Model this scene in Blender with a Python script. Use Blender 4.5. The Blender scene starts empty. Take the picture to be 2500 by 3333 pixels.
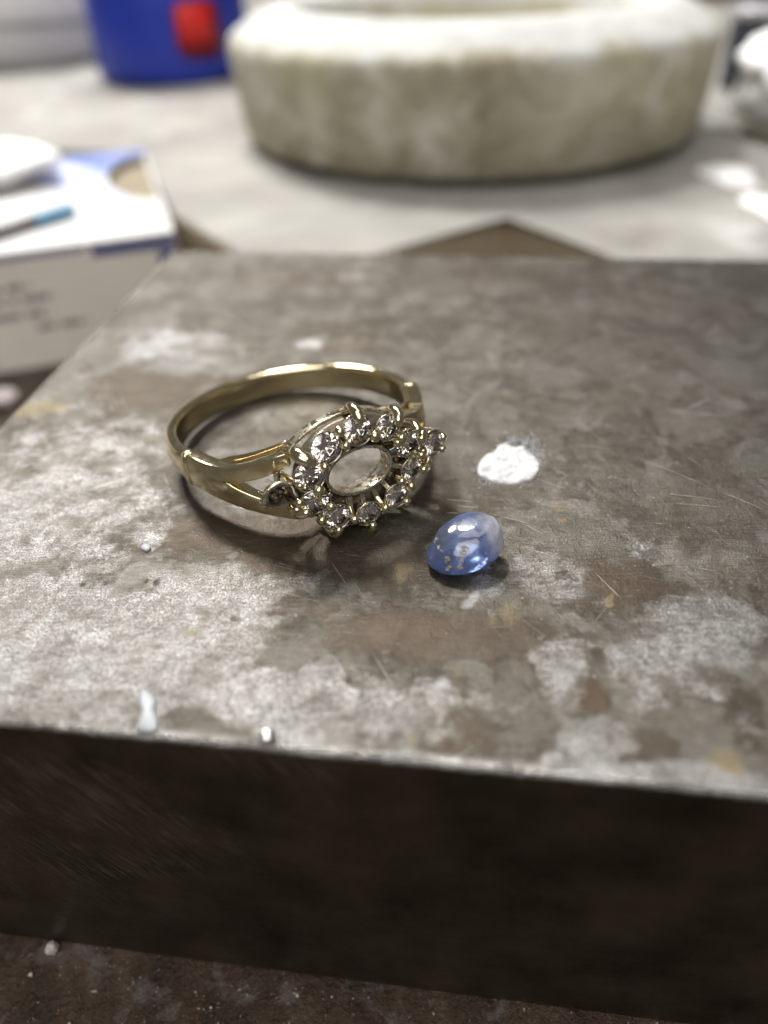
import bpy, bmesh, math, random
import numpy as np
from mathutils import Vector, Matrix, Quaternion
random.seed(7)
SC = bpy.context.scene
COL = SC.collection
R = math.radians

# ------------------------------------------------------------ camera (1 unit = 1 cm)
W, H, F = 2500.0, 3333.0, 2500.0
PITCH, ROLL, CAMH = 38.0, 2.2, 3.4
_p, _a = R(PITCH), R(ROLL)
FWD = Vector((0, math.cos(_p), -math.sin(_p)))
_u0 = Vector((0, math.sin(_p), math.cos(_p))); _r0 = Vector((1, 0, 0))
RT = math.cos(_a)*_r0 - math.sin(_a)*_u0
UP = math.cos(_a)*_u0 + math.sin(_a)*_r0
cam = bpy.data.cameras.new('camera'); camo = bpy.data.objects.new('camera', cam); COL.objects.link(camo)
m = Matrix.Identity(4)
for i in range(3):
    m[i][0], m[i][1], m[i][2] = RT[i], UP[i], -FWD[i]
m[2][3] = CAMH
camo.matrix_world = m
cam.sensor_fit = 'VERTICAL'; cam.sensor_height = 34.667; cam.lens = 26.0
cam.clip_start = 0.05; cam.clip_end = 2000
cam.dof.use_dof = True; cam.dof.focus_distance = 5.15; cam.dof.aperture_fstop = 0.155
SC.camera = camo

# ------------------------------------------------------------ light
w = bpy.data.worlds.new("World"); SC.world = w; w.use_nodes = True
bg = w.node_tree.nodes['Background']; bg.inputs[0].default_value = (1.0, 0.96, 0.92, 1); bg.inputs[1].default_value = 0.12
SC.view_settings.view_transform = 'Standard'; SC.view_settings.look = 'None'
SC.view_settings.exposure = 0.0; SC.view_settings.gamma = 1.0
def area(name, loc, tgt, size, power, col, shape='DISK'):
    l = bpy.data.lights.new(name, 'AREA'); l.shape = shape; l.size = size; l.energy = power; l.color = col
    if shape == 'RECTANGLE': l.size_y = size*0.35
    o = bpy.data.objects.new(name, l); COL.objects.link(o); o.location = loc
    o.rotation_euler = (Vector(tgt)-Vector(loc)).to_track_quat('-Z', 'Y').to_euler()
    return o
# bench lamp, behind and to the left of the block
_ld = Vector((-0.36, 0.68, 0.70)).normalized()
area('bench_lamp', Vector((-0.6, 4.4, 0)) + _ld*75, (-0.6, 5.5, 0), 13.0, 44000, (1.0, 0.98, 0.95))
_l2 = Vector((-0.13, 0.60, 0.86)).normalized()
area('second_bench_lamp', Vector((-0.3, 4.6, 0)) + _l2*80, (-0.3, 5.5, 0), 10.0, 42000, (1.0, 0.985, 0.955))
# unseen overhead panel, added as soft fill
area('overhead_fill', (10, 25, 150), (0, 15, 0), 120, 50000, (1.0, 0.98, 0.96), 'RECTANGLE')
area('front_fill', (-15, -75, 115), (0, 12, 0), 120, 140000, (1.0, 0.97, 0.93))  # unseen fill added behind the camera to brighten the front-facing sides
SC.cycles.use_denoising = True
SC.cycles.max_bounces = 12; SC.cycles.transmission_bounces = 12; SC.cycles.glossy_bounces = 6
SC.cycles.sample_clamp_indirect = 8.0

# ------------------------------------------------------------ helpers
def at(x, y, z=0.0):
    d = FWD + RT*((x-W/2)/F) + UP*((H/2-y)/F)
    t = (z-CAMH)/d.z
    return Vector((d.x*t, d.y*t, z))
def pxcm(p):                       # pixels per cm (full picture) at a point
    return F/((Vector(p)-Vector((0, 0, CAMH))).dot(FWD))
def tag(o, label=None, cat=None, group=None, kind=None):
    if label: o['label'] = label
    if cat: o['category'] = cat
    if group: o['group'] = group
    if kind: o['kind'] = kind
    return o
def empty(name, loc=(0, 0, 0), mat=None):
    o = bpy.data.objects.new(name, None); COL.objects.link(o)
    o.empty_display_size = 0.1
    if mat is not None: o.matrix_world = mat
    else: o.location = loc
    return o
def obj(name, me, mat, parent=None, smooth=True):
    if isinstance(me, bmesh.types.BMesh):
        bm = me; me = bpy.data.meshes.new(name)
        bmesh.ops.recalc_face_normals(bm, faces=bm.faces)
        bm.to_mesh(me); bm.free()
    if mat is not None and not me.materials: me.materials.append(mat)
    if smooth: me.polygons.foreach_set('use_smooth', [True]*len(me.polygons))
    o = bpy.data.objects.new(name, me); COL.objects.link(o)
    if parent is not None: o.parent = parent
    return o
def loft(bm, rings, closed=True, cap=True):
    vs = [[bm.verts.new(p) for p in r] for r in rings]
    n = len(vs[0])
    for a, b in zip(vs[:-1], vs[1:]):
        for i in range(n if closed else n-1):
            j = (i+1) % n
            bm.faces.new((a[i], a[j], b[j], b[i]))
    if cap and closed:
        bm.faces.new(list(reversed(vs[0]))); bm.faces.new(vs[-1])
    return vs
def tube(bm, pts, rad, n=12, tip=True, squash=None):
    pts = [Vector(p) for p in pts]
    if not hasattr(rad, '__len__'): rad = [rad]*len(pts)
    # smooth the path (Catmull-Rom)
    P, Q = [], []
    for i in range(len(pts)-1):
        p0 = pts[max(i-1, 0)]; p1 = pts[i]; p2 = pts[i+1]; p3 = pts[min(i+2, len(pts)-1)]
        for k in range(5):
            t = k/5
            P.append(0.5*((2*p1)+(p2-p0)*t+(2*p0-5*p1+4*p2-p3)*t*t+(3*p1-p0-3*p2+p3)*t**3))
            Q.append(rad[i]*(1-t)+rad[i+1]*t)
    P.append(pts[-1]); Q.append(rad[-1])
    if tip:
        d = (P[-1]-P[-2]).normalized(); r = Q[-1]; base = P[-1].copy()
        for k in range(1, 5):
            a = k/4*math.pi/2*0.97
            P.append(base+d*r*math.sin(a)); Q.append(r*math.cos(a))
    rings = []; ref = Vector((0.3, 0.2, 0.93))
    up = None
    for i, p in enumerate(P):
        d = (P[min(i+1, len(P)-1)]-P[max(i-1, 0)]).normalized()
        if up is None:
            up = d.cross(ref).normalized()
        up = (up-d*up.dot(d)).normalized()
        s = d.cross(up)
        rings.append([p+(up*math.cos(6.28318*k/n)+s*math.sin(6.28318*k/n))*Q[i] for k in range(n)])
    loft(bm, rings)
def sph(bm, c, r, seg=16, sc=(1, 1, 1), q=None):
    M = Matrix.Translation(c) @ (q.to_matrix().to_4x4() if q else Matrix.Identity(4)) @ Matrix.Diagonal((r*sc[0], r*sc[1], r*sc[2], 1))
    return bmesh.ops.create_uvsphere(bm, u_segments=seg, v_segments=seg//2, radius=1, matrix=M)['verts']
_rng = np.random.RandomState(5)
_LAT = _rng.rand(256, 256)
def vnoise(x, y):
    xi = np.floor(x).astype(int); yi = np.floor(y).astype(int)
    fx = x-xi; fy = y-yi; fx = fx*fx*(3-2*fx); fy = fy*fy*(3-2*fy)
    g = lambda a, b: _LAT[a % 256, b % 256]
    return (g(xi, yi)*(1-fx)+g(xi+1, yi)*fx)*(1-fy)+(g(xi, yi+1)*(1-fx)+g(xi+1, yi+1)*fx)*fy
def fbm(x, y, oct=4, off=0.0):
    s = 0; a = 0.5
    for k in range(oct):
        s = s+a*vnoise(x*2**k+off+17.3*k, y*2**k-off+9.1*k); a *= 0.5
    return s/(1-0.5**oct)          # 0..1

class NT:
    def __init__(s, name):
        s.m = bpy.data.materials.new(name); s.m.use_nodes = True
        s.t = s.m.node_tree; s.t.nodes.clear()
        s.out = s.t.nodes.new('ShaderNodeOutputMaterial')
        s.tc = s.t.nodes.new('ShaderNodeTexCoord')
        s.P = s.tc.outputs['Object']
    def n(s, typ, ins=None, **kw):
        nd = s.t.nodes.new('ShaderNode'+typ)
        for k, v in kw.items(): setattr(nd, k, v)
        for k, v in (ins or {}).items():
            if isinstance(v, bpy.types.NodeSocket): s.t.links.new(v, nd.inputs[k])
            else: nd.inputs[k].default_value = v
        return nd
    def noise(s, scale, detail=4, rough=0.55, vec=None, dist=0.0):
        return s.n('TexNoise', {'Vector': vec or s.P, 'Scale': scale, 'Detail': detail, 'Roughness': rough, 'Distortion': dist}).outputs['Fac']
    def ramp(s, fac, *st):
        nd = s.n('ValToRGB', {'Fac': fac}); e = nd.color_ramp.elements
        while len(e) < len(st): e.new(0.5)
        for el, (p, c) in zip(e, st):
            el.position = p; el.color = (c, c, c, 1) if not hasattr(c, '__len__') else (*c, 1)
        return nd.outputs['Color']
    def math(s, op, a, b=0.0, c=0.0, clamp=False):
        nd = s.n('Math', operation=op, use_clamp=clamp)
        for i, v in enumerate((a, b, c)):
            if isinstance(v, bpy.types.NodeSocket): s.t.links.new(v, nd.inputs[i])
            else: nd.inputs[i].default_value = v
        return nd.outputs[0]
    def mix(s, fac, a, b, blend='MIX'):
        nd = s.n('Mix', data_type='RGBA', blend_type=blend)
        for i, v in ((0, fac), (6, a), (7, b)):
            if isinstance(v, bpy.types.NodeSocket): s.t.links.new(v, nd.inputs[i])
            else: nd.inputs[i].default_value = (*v, 1) if hasattr(v, '__len__') and len(v) == 3 else v
        return nd.outputs[2]
    def mapv(s, scale=(1, 1, 1), rot=(0, 0, 0), loc=(0, 0, 0)):
        return s.n('Mapping', {'Vector': s.P, 'Scale': scale, 'Rotation': rot, 'Location': loc}).outputs[0]
    def attr(s, name): return s.n('Attribute', attribute_name=name).outputs['Fac']
    def bump(s, h, strength=0.5, dist=0.01):
        return s.n('Bump', {'Height': h, 'Strength': strength, 'Distance': dist}).outputs[0]
    def pbr(s, **k):
        nd = s.n('BsdfPrincipled')
        for a, v in k.items():
            a = a.replace('_', ' ')
            if isinstance(v, bpy.types.NodeSocket): s.t.links.new(v, nd.inputs[a])
            else: nd.inputs[a].default_value = (*v, 1) if hasattr(v, '__len__') and len(v) == 3 and len(nd.inputs[a].default_value) == 4 else v
        s.t.links.new(nd.outputs[0], s.out.inputs[0]); return nd
def simple(name, col, rough=0.5, var=0.12, scale=1.5, metallic=0.0, bump=0.0, bscale=None, **kw):
    t = NT(name)
    f = t.noise(scale, 5)
    c = t.mix(t.ramp(f, (0.3, 0.0), (0.7, 1.0)), tuple(x*(1-var) for x in col), tuple(min(1, x*(1+var)) for x in col))
    ins = dict(Base_Color=c, Roughness=rough, Metallic=metallic, **kw)
    if bump: ins['Normal'] = t.bump(t.noise(bscale or scale*8, 4), bump, 0.02)
    t.pbr(**ins); return t.m

# ------------------------------------------------------------ the steel bench block
YAW = R(-8.8)
BX = Vector((math.cos(YAW), math.sin(YAW), 0)); BY = Vector((math.sin(YAW), -math.cos(YAW), 0))   # BY points to the viewer
B0 = at(560, 815); BW, BD, BT, BR = 8.6, 7.28, 2.83, 0.045
def blk(p):
    d = Vector(p)-B0; return d.dot(BX), d.dot(BY)

t = NT('worn_steel_top')
silver, brown, yellow, white, pit, rust = [t.attr(a) for a in ('silver', 'brown', 'yellow', 'white', 'pit', 'rust')]
_fe = t.noise(4.2, 10, 0.72, dist=0.3); _fe2 = t.noise(6.5, 10, 0.72, vec=t.mapv((1, 1.2, 1), (0, 0, 0), (7, 3, 0)))
def crisp(a, nz, k=1.5, lo=0.42, hi=0.56): return t.ramp(t.math('ADD', a, t.math('MULTIPLY', t.math('SUBTRACT', nz, 0.5), k)), (lo, 0.0), (hi, 1.0))
silver = t.math('MULTIPLY', crisp(silver, _fe, 1.9, 0.38, 0.66), t.ramp(t.noise(2.6, 9, 0.7, vec=t.mapv((1, 1.4, 1), (0, 0, 0), (4, 9, 0))), (0.38, 0.38), (0.60, 1.0))); brown = t.math('MULTIPLY', crisp(brown, _fe2, 1.9, 0.36, 0.62), 0.92); yellow = t.math('MULTIPLY', crisp(yellow, _fe, 1.6, 0.36, 0.7), 0.75)
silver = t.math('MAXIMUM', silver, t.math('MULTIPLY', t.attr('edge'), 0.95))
nf = t.noise(34, 6, 0.7); nm = t.noise(9, 6, 0.65); nl = t.noise(2.0, 5, 0.6, dist=0.4); nvf = t.noise(90, 3, 0.7)
streak = t.noise(6, 4, 0.6, vec=t.mapv((1, 9, 1), (0, 0, R(12))))
base = t.mix(t.ramp(nl, (0.3, 0.0), (0.7, 1.0)), (0.096, 0.080, 0.060), (0.172, 0.162, 0.140))
pa = t.ramp(t.noise(1.5, 9, 0.68, dist=0.8), (0.49, 0.0), (0.53, 1.0)); pb_ = t.ramp(t.noise(3.4, 9, 0.66, dist=0.5), (0.56, 0.0), (0.60, 1.0))
base = t.mix(t.math('MULTIPLY', pa, 0.65), base, (0.060, 0.048, 0.036))
base = t.mix(t.math('MULTIPLY', pb_, 0.42), base, (0.30, 0.29, 0.265))
base = t.mix(t.math('MULTIPLY', t.ramp(nm, (0.38, 0.0), (0.62, 1.0)), 0.35), base, (0.24, 0.225, 0.20))
base = t.mix(t.ramp(streak, (0.5, 0.0), (0.75, 0.35)), base, (0.12, 0.10, 0.08))
brf = t.math('MULTIPLY', brown, t.ramp(nf, (0.2, 0.75), (0.7, 1.0)))
base = t.mix(brf, base, t.mix(nm, (0.048, 0.036, 0.024), (0.112, 0.088, 0.064)))
sil = t.math('MULTIPLY', silver, t.math('MULTIPLY', t.ramp(nf, (0.36, 0.35), (0.60, 1.0)), t.ramp(t.noise(11, 8, 0.7), (0.40, 0.45), (0.52, 1.0))))
base = t.mix(sil, base, t.mix(t.ramp(nvf, (0.38, 0.0), (0.60, 1.0)), (0.165, 0.158, 0.150), (0.67, 0.66, 0.645)))
base = t.mix(t.math('MULTIPLY', rust, 0.45), base, (0.12, 0.072, 0.045))
base = t.mix(t.math('MULTIPLY', yellow, t.ramp(nm, (0.30, 0.35), (0.6, 0.95))), base, (0.25, 0.19, 0.085))
base = t.mix(t.math('MULTIPLY', white, t.ramp(nm, (0.3, 0.35), (0.6, 1.0))), base, (0.62, 0.62, 0.62))
# small dark corrosion pits everywhere
vor = t.n('TexVoronoi', {'Vector': t.P, 'Scale': 16.0, 'Randomness': 1.0}).outputs['Distance']
vmask = t.math('MULTIPLY', t.ramp(vor, (0.05, 1.0), (0.16, 0.0)), t.ramp(t.noise(5, 3), (0.48, 0.0), (0.62, 1.0)))
pitm = t.math('MAXIMUM', pit, t.math('MULTIPLY', vmask, 0.5))
base = t.mix(pitm, base, (0.05, 0.042, 0.036))
fine = t.ramp(nvf, (0.30, 0.72), (0.5, 1.0))
base = t.mix(1.0, base, fine, 'MULTIPLY')
base = t.mix(t.math('MULTIPLY', t.attr('edge'), t.ramp(t.noise(5, 6, 0.7), (0.40, 0.05), (0.62, 0.75))), base, (0.62, 0.60, 0.57))  # painted highlight: bevel colour lightened along the front edge
# fine scratches in several directions
scr = None
for ang, off, sx in ((24, 3, 1.2), (-31, 11, 0.9), (14, 23, 1.6), (66, 31, 1.3), (20, 47, 0.8)):
    rv = t.n('VectorRotate', {'Vector': t.P, 'Angle': R(ang)}, rotation_type='Z_AXIS').outputs[0]
    mv = t.n('Mapping', {'Vector': rv, 'Scale': (sx, 42, 1), 'Location': (off, off*1.7, 0)}).outputs[0]
    k = t.ramp(t.noise(1.0, 2, 0.5, vec=mv), (0.715, 0.0), (0.75, 1.0))
    scr = k if scr is None else t.math('MAXIMUM', scr, k)
scr = t.math('MULTIPLY', scr, t.ramp(t.noise(1.3, 2), (0.45, 0.15), (0.6, 1.0)))
grain = t.noise(1.0, 3, 0.6, vec=t.mapv((5, 75, 1), (0, 0, R(-12))))
base = t.mix(1.0, base, t.ramp(grain, (0.35, 0.78), (0.62, 1.0)), 'MULTIPLY')
base = t.mix(t.math('MULTIPLY', scr, 0.7), base, (0.55, 0.54, 0.52))
rough = t.math('ADD', 0.25, t.math('MULTIPLY', nf, 0.20))
rough = t.math('SUBTRACT', rough, t.math('MULTIPLY', sil, 0.08))
rough = t.math('SUBTRACT', rough, t.math('MULTIPLY', t.attr('edge'), 0.08), clamp=True)
rough = t.math('ADD', rough, t.math('MULTIPLY', white, 0.3))
metal = t.math('SUBTRACT', 0.97, t.math('MULTIPLY', t.math('MAXIMUM', white, t.math('MAXIMUM', yellow, pit)), 0.65), clamp=True)
metal = t.math('SUBTRACT', metal, t.math('MULTIPLY', brf, 0.18), clamp=True)
hgt = t.math('ADD', t.math('MULTIPLY', nf, 0.6), t.math('ADD', t.math('MULTIPLY', nvf, 0.35), t.math('MULTIPLY', nm, 0.5)))
hgt = t.math('SUBTRACT', hgt, t.math('MULTIPLY', t.math('MAXIMUM', pitm, scr), 0.5))
hgt = t.math('ADD', t.math('ADD', hgt, t.math('MULTIPLY', grain, 0.25)), t.math('MULTIPLY', white, 0.4))
hgt = t.math('SUBTRACT', hgt, t.math('MULTIPLY', brf, t.math('MULTIPLY', nf, 0.3)))
t.pbr(Base_Color=base, Roughness=rough, Metallic=metal, Normal=t.bump(hgt, 0.85, 0.016))
M_TOP = t.m

t = NT('shade_toned_steel_side')  # shade put into the colour: base darkened so the front stays near black
rv = t.n('VectorRotate', {'Vector': t.P, 'Angle': R(33)}, rotation_type='Y_AXIS').outputs[0]
gmap = t.n('Mapping', {'Vector': rv, 'Scale': (50, 50, 0.8)}).outputs[0]
grind = t.noise(1.0, 3, 0.6, vec=gmap)
gm = t.math('MULTIPLY', t.ramp(grind, (0.45, 0.0), (0.66, 1.0)), t.ramp(t.noise(1.1, 3), (0.42, 0.0), (0.62, 1.0)))
gm = t.math('MULTIPLY', gm, t.attr('ground'))
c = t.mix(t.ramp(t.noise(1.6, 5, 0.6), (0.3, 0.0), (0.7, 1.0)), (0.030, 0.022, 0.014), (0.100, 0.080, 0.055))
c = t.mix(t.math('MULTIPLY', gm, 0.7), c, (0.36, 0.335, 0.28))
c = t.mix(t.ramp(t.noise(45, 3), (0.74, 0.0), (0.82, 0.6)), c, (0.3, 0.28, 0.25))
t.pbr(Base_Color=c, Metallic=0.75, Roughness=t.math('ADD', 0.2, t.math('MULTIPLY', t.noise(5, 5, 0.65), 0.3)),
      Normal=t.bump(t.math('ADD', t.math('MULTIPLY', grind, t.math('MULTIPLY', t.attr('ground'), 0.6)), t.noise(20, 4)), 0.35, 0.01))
M_SIDE = t.m

def make_block():
    nu, nt = 560, 500
    # profile: back bottom -> back edge -> top -> front edge -> front bottom ; core point + normal
    prof = []
    def add(y, z, ny, nz): prof.append((y, z, ny, nz))
    r = BR
    for k in range(8): add(r, -BT+r*0.6+(BT-1.6*r)*k/8, -1, 0)
    for k in range(6): a = k/6*math.pi/2; add(r, -r, -math.cos(a), math.sin(a))
    for k in range(nt+1): add(r+(BD-2*r)*k/nt, -r, 0, 1)
    for k in range(1, 9): a = k/8*math.pi/2; add(BD-r, -r, math.sin(a), math.cos(a))
    for k in range(1, 61): add(BD-r, -r-(BT-1.6*r)*k/60, 1, 0)
    for k in range(1, 4): a = k/3*math.pi/2; add(BD-r, -BT+r*0.6, math.cos(a), -math.sin(a)*0.6)
    prof = np.array(prof); nv = len(prof)
    us = [(r, a) for a in np.linspace(-math.pi/2, 0, 7)[:-1]] + [(x, 0.0) for x in np.linspace(r, BW-r, nu)] + [(BW-r, a) for a in np.linspace(0, math.pi/2, 7)[1:]]
    us = np.array(us)
    X = us[:, 0][:, None]+r*np.sin(us[:, 1])[:, None]+0*prof[:, 0][None]
    ca = np.cos(us[:, 1])[:, None]
    Y = prof[:, 0][None]+r*ca*prof[:, 2][None]; Z = prof[:, 1][None]+r*ca*prof[:, 3][None]
    # wear of the front and left edges: little nicks, plus the faint waviness of a hammered face
    onedge = np.exp(-((Y-BD)**2+(Z*1.0)**2)/(2*0.05**2)) + np.exp(-((X)**2+(Z)**2)/(2*0.07**2))
    nick = (fbm(X*3, Y*2, 4, 3)-0.45)*0.025 + np.clip(fbm(X*16, Y*16, 3, 8)-0.70, 0, 1)*0.10
    Z = Z-onedge*np.clip(nick, -0.005, 0.03)
    Y = Y-np.exp(-((Y-BD)**2+Z**2)/(2*0.05**2))*np.clip(fbm(X*7, Y*3, 4, 21)-0.46, 0, 1)*0.035
    top = (prof[:, 3][None] > 0.95)*(ca > 0.95)
    Z = Z+top*((fbm(X*1.3, Y*1.3, 4, 40)-0.5)*0.012+(fbm(X*6, Y*6, 3, 60)-0.5)*0.006)
    world = B0[0]+X*BX[0]+Y*BY[0], B0[1]+X*BX[1]+Y*BY[1], Z
    co = np.stack(world, -1).reshape(-1, 3)
    n0, n1 = X.shape
    idx = np.arange(n0*n1).reshape(n0, n1)
    q = np.stack([idx[:-1, :-1], idx[1:, :-1], idx[1:, 1:], idx[:-1, 1:]], -1).reshape(-1, 4)
    faces = q.tolist()+[idx[0].tolist(), idx[-1][::-1].tolist()]
    me = bpy.data.meshes.new('steel_bench_block')
    me.from_pydata(co.tolist(), [], faces); me.update()
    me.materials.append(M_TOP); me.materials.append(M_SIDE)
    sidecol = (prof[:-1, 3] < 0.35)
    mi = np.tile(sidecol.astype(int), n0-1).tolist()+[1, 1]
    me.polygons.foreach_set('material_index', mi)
    me.polygons.foreach_set('use_smooth', [True]*(len(mi)-2)+[False, False])
    # stain, grinding and painted edge-glint maps on the steel
    WF = {}
    def blob(P, warp=0.35, edge=0.35, nsc=2.2):
        out = np.zeros_like(X); s = 0
        if nsc not in WF: WF[nsc] = [fbm(X*nsc, Y*nsc, 6, 13.7*q_+1)-0.5 for q_ in range(6)]
        for (cx, cy, rx, ry, ang, st) in P:
            c = at(cx, cy); bx, by = blk(c); k = pxcm(c)
            sn = (CAMH/(c-Vector((0, 0, CAMH))).length)
            ax, ay = rx/k, ry/(k*sn)
            dx, dy = X-bx, Y-by
            wx = WF[nsc][s % 6]; wy = WF[nsc][(s*2+1+s//6) % 6]
            sc = min(ax, ay)
            wv = max(0.12, sc)*warp*4
            dx = dx+wx*wv; dy = dy+wy*wv
            ca_, sa_ = math.cos(R(ang)), math.sin(R(ang))
            u_ = (dx*ca_+dy*sa_)/ax; v_ = (-dx*sa_+dy*ca_)/ay
            d = np.sqrt(u_*u_+v_*v_)
            out = np.maximum(out, st*np.clip((1+edge*0.5-d)/edge, 0, 1)); s += 1
        return out
    silver = blob([(120, 1650, 430, 330, 0, .72), (300, 2080, 520, 230, 0, .95), (150, 2250, 420, 130, 0, .8), (950, 2270, 560, 120, 6, .9), (700, 1930, 330, 110, -5, .75),
                   (2200, 2180, 260, 150, 0, .75), (1830, 2170, 90, 110, 10, .9), (1920, 2420, 130, 90, -20, .95), (2330, 2060, 230, 110, 0, .7), (2150, 2520, 500, 40, 4, .95),
                   (1350, 2480, 420, 50, 4, .9), (1750, 1850, 260, 110, 20, .5), (1580, 1900, 70, 40, 20, .7), (1180, 1960, 70, 40, 0, .6), (1250, 2320, 220, 90, 0, .6), (300, 1440, 260, 60, -10, .55),
                   (1750, 1640, 120, 60, 15, .4), (2050, 1780, 200, 50, 10, .4), (1620, 1150, 160, 30, 0, .35), (1200, 1450, 200, 60, 0, .35)], 0.35, 1.0)
    brown = blob([(1450, 2060, 430, 110, 2, 1), (1500, 2330, 150, 150, 0, .95), (2080, 2430, 150, 75, 0, .9), (1050, 1790, 420, 90, 8, .75), (2000, 1900, 240, 90, 0, .7), (1280, 1870, 180, 100, 0, .7),
                  (480, 1260, 190, 90, -20, .8), (2430, 2330, 80, 130, 0, .8), (620, 1740, 260, 60, 0, .7), (1150, 1080, 280, 60, 0, .55), (2300, 1000, 300, 70, 0, .4), (1650, 880, 260, 30, 0, .45),
                  (1500, 1620, 320, 70, 10, .55), (1930, 2270, 60, 60, 0, .8), (1120, 2310, 90, 40, -35, .6), (260, 2300, 120, 40, 0, .4), (900, 980, 420, 40, 0, .35)], 0.35, 0.9)
    yellow = blob([(110, 1335, 85, 24, -15, 1), (1665, 1985, 60, 62, 0, .62), (1815, 1668, 40, 22, 0, .6), (2370, 2480, 75, 40, 0, .75), (1338, 2405, 24, 20, 0, .7), (1352, 1915, 10, 26, 5, .9), (2000, 1950, 13, 32, 8, 1), (1320, 1690+170, 30, 40, 10, .5), (1600, 2020, 30, 20, 0, .5), (760, 1905, 60, 14, 5, .5), (2060, 2480, 40, 20, 0, .4),
                   (1250, 1885, 60, 22, 0, .35), (1300, 1830, 20, 14, 0, .6), (610, 1690, 18, 26, 0, .5), (1500, 2190, 40, 40, 0, .4), (620, 2060, 24, 10, -30, .8), (1480, 2420, 90, 20, 10, .4), (1840, 1690, 12, 8, 0, .9),
                   (900, 1850, 120, 16, 6, .5)], 0.35, 0.9, 5)
    white = blob([(1020, 1118, 44, 17, 0, .8), (500, 1125, 85, 46, 25, .55), (600, 1180, 110, 40, 10, .3), (650, 1110, 90, 24, 0, .3), (1540, 1975, 22, 22, 0, .6), (1150, 900, 60, 14, 10, .25), (1750, 1495, 22, 22, 0, .4), (1420, 2235, 26, 16, 10, .7)], 0.4, 0.6, 5)
    pit = blob([(1650, 1248, 22, 13, 0, .55), (1785, 1275, 30, 24, 0, .5), (2098, 1337, 24, 15, 0, .6), (1930, 1235, 34, 20, 0, .35), (1440, 1390, 26, 16, 0, .35), (480, 1790+105, 8, 6, 0, .9), (505, 1895, 8, 6, 0, .9),
                (285, 1899, 10, 7, 0, .9), (340, 1896, 9, 7, 0, .8), (760, 2010, 16, 7, 0, .6), (1280, 2395, 22, 12, -35, .5), (1760, 1790, 26, 10, 0, .6), (2240, 1340, 22, 30, 0, .3)], 0.2, 0.5, 8)
    rust = blob([(1000, 910, 300, 20, 3, .45), (1560, 885, 230, 26, 0, .5), (1900, 2260, 60, 70, 30, .8), (1990, 1870, 170, 60, 10, .5), (1130, 1140, 120, 14, 0, .6), (820, 1240, 200, 20, 10, .4), (90, 2020, 20, 100, 35, .5), (1230, 2020, 300, 30, 3, .5)], 0.4, 0.6)
    ground = np.clip(1.1-X/3.4+(fbm(X*1.2, Z*1.6+Y*.3, 4, 90)-0.5)*2.2+Z*0.25, 0, 1)
    edge_glint = np.exp(-((Y-BD+0.02)**2+Z**2)/(2*0.022**2))*np.clip(-0.15+X/3.2+(fbm(X*4, Y*2, 4, 77)-0.5)*1.6, 0, 1)  # front-edge highlight put into the colour, stronger towards the right
    for nme, A in (('edge', edge_glint), ('silver', silver), ('brown', brown), ('yellow', yellow), ('white', white), ('pit', pit), ('rust', rust), ('ground', ground)):
        a = me.attributes.new(nme, 'FLOAT', 'POINT'); a.data.foreach_set('value', A.astype(np.float32).ravel())
    o = bpy.data.objects.new('steel_bench_block', me); COL.objects.link(o)
    return o
block = tag(make_block(), 'thick worn steel bench block with stained grey top and dark front face, under the ring', 'bench block')

# scratches on the top: thin raised strips in a light steel colour
M_SCR = simple('bright_scratch', (0.50, 0.48, 0.44), 0.5, metallic=0.15)
bm = bmesh.new()
for (x0, y0, x1, y1, wd) in ((1590, 1672, 1712, 1705, 3.0), (1712, 1712, 1768, 1740, 2.6), (1455, 1628, 1530, 1634, 2.6), (1490, 1648, 1560, 1655, 2.0), (2090, 1500, 2320, 1595, 2.0), (2350, 1605, 2480, 1660, 1.8),
                             (1745, 1560, 1840, 1590, 2.2), (2180, 1610, 2330, 1630, 2.0), (2200, 1640, 2330, 1652, 1.6), (1455, 1671, 1490, 1672, 2.6), (1980, 1975, 1930, 2040, 2.4), (1590, 2045, 1660, 2040, 2.2), (730, 2110, 790, 2124, 5),
                             (2260, 1850, 2330, 1862, 2.4), (1700, 2020, 1775, 2075, 1.6), (160, 1420, 330, 1395, 1.8), (610, 1880, 700, 1884, 1.6), (2030, 1790, 2100, 1740, 1.5)):
    n = 14; A, B = at(x0, y0), at(x1, y1); d = (B-A); s = d.cross(Vector((0, 0, 1))).normalized()
    ww = wd/pxcm(A); prev = None
    bowx = random.uniform(-1, 1)*d.length*0.03
    for k in range(n+1):
        f = k/n; c_ = A+d*f+s*(bowx*math.sin(f*3.14)+random.uniform(-.25, .25)*ww)
        h_ = ww*0.5*math.sin(math.pi*min(1, max(0.02, f)))**0.5*random.uniform(0.35, 1.0)
        zz = 0.0085
        cur = (bm.verts.new(c_+s*h_+Vector((0, 0, zz-0.002))), bm.verts.new(c_+Vector((0, 0, zz))), bm.verts.new(c_-s*h_+Vector((0, 0, zz-0.002))))
        if prev:
            bm.faces.new((prev[0], prev[1], cur[1], cur[0])); bm.faces.new((prev[1], prev[2], cur[2], cur[1]))
        prev = cur
o = obj('scratch', bm, M_SCR, None, smooth=False); o.parent = block; o['kind'] = 'stuff'
o.matrix_parent_inverse = block.matrix_world.inverted()

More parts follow.
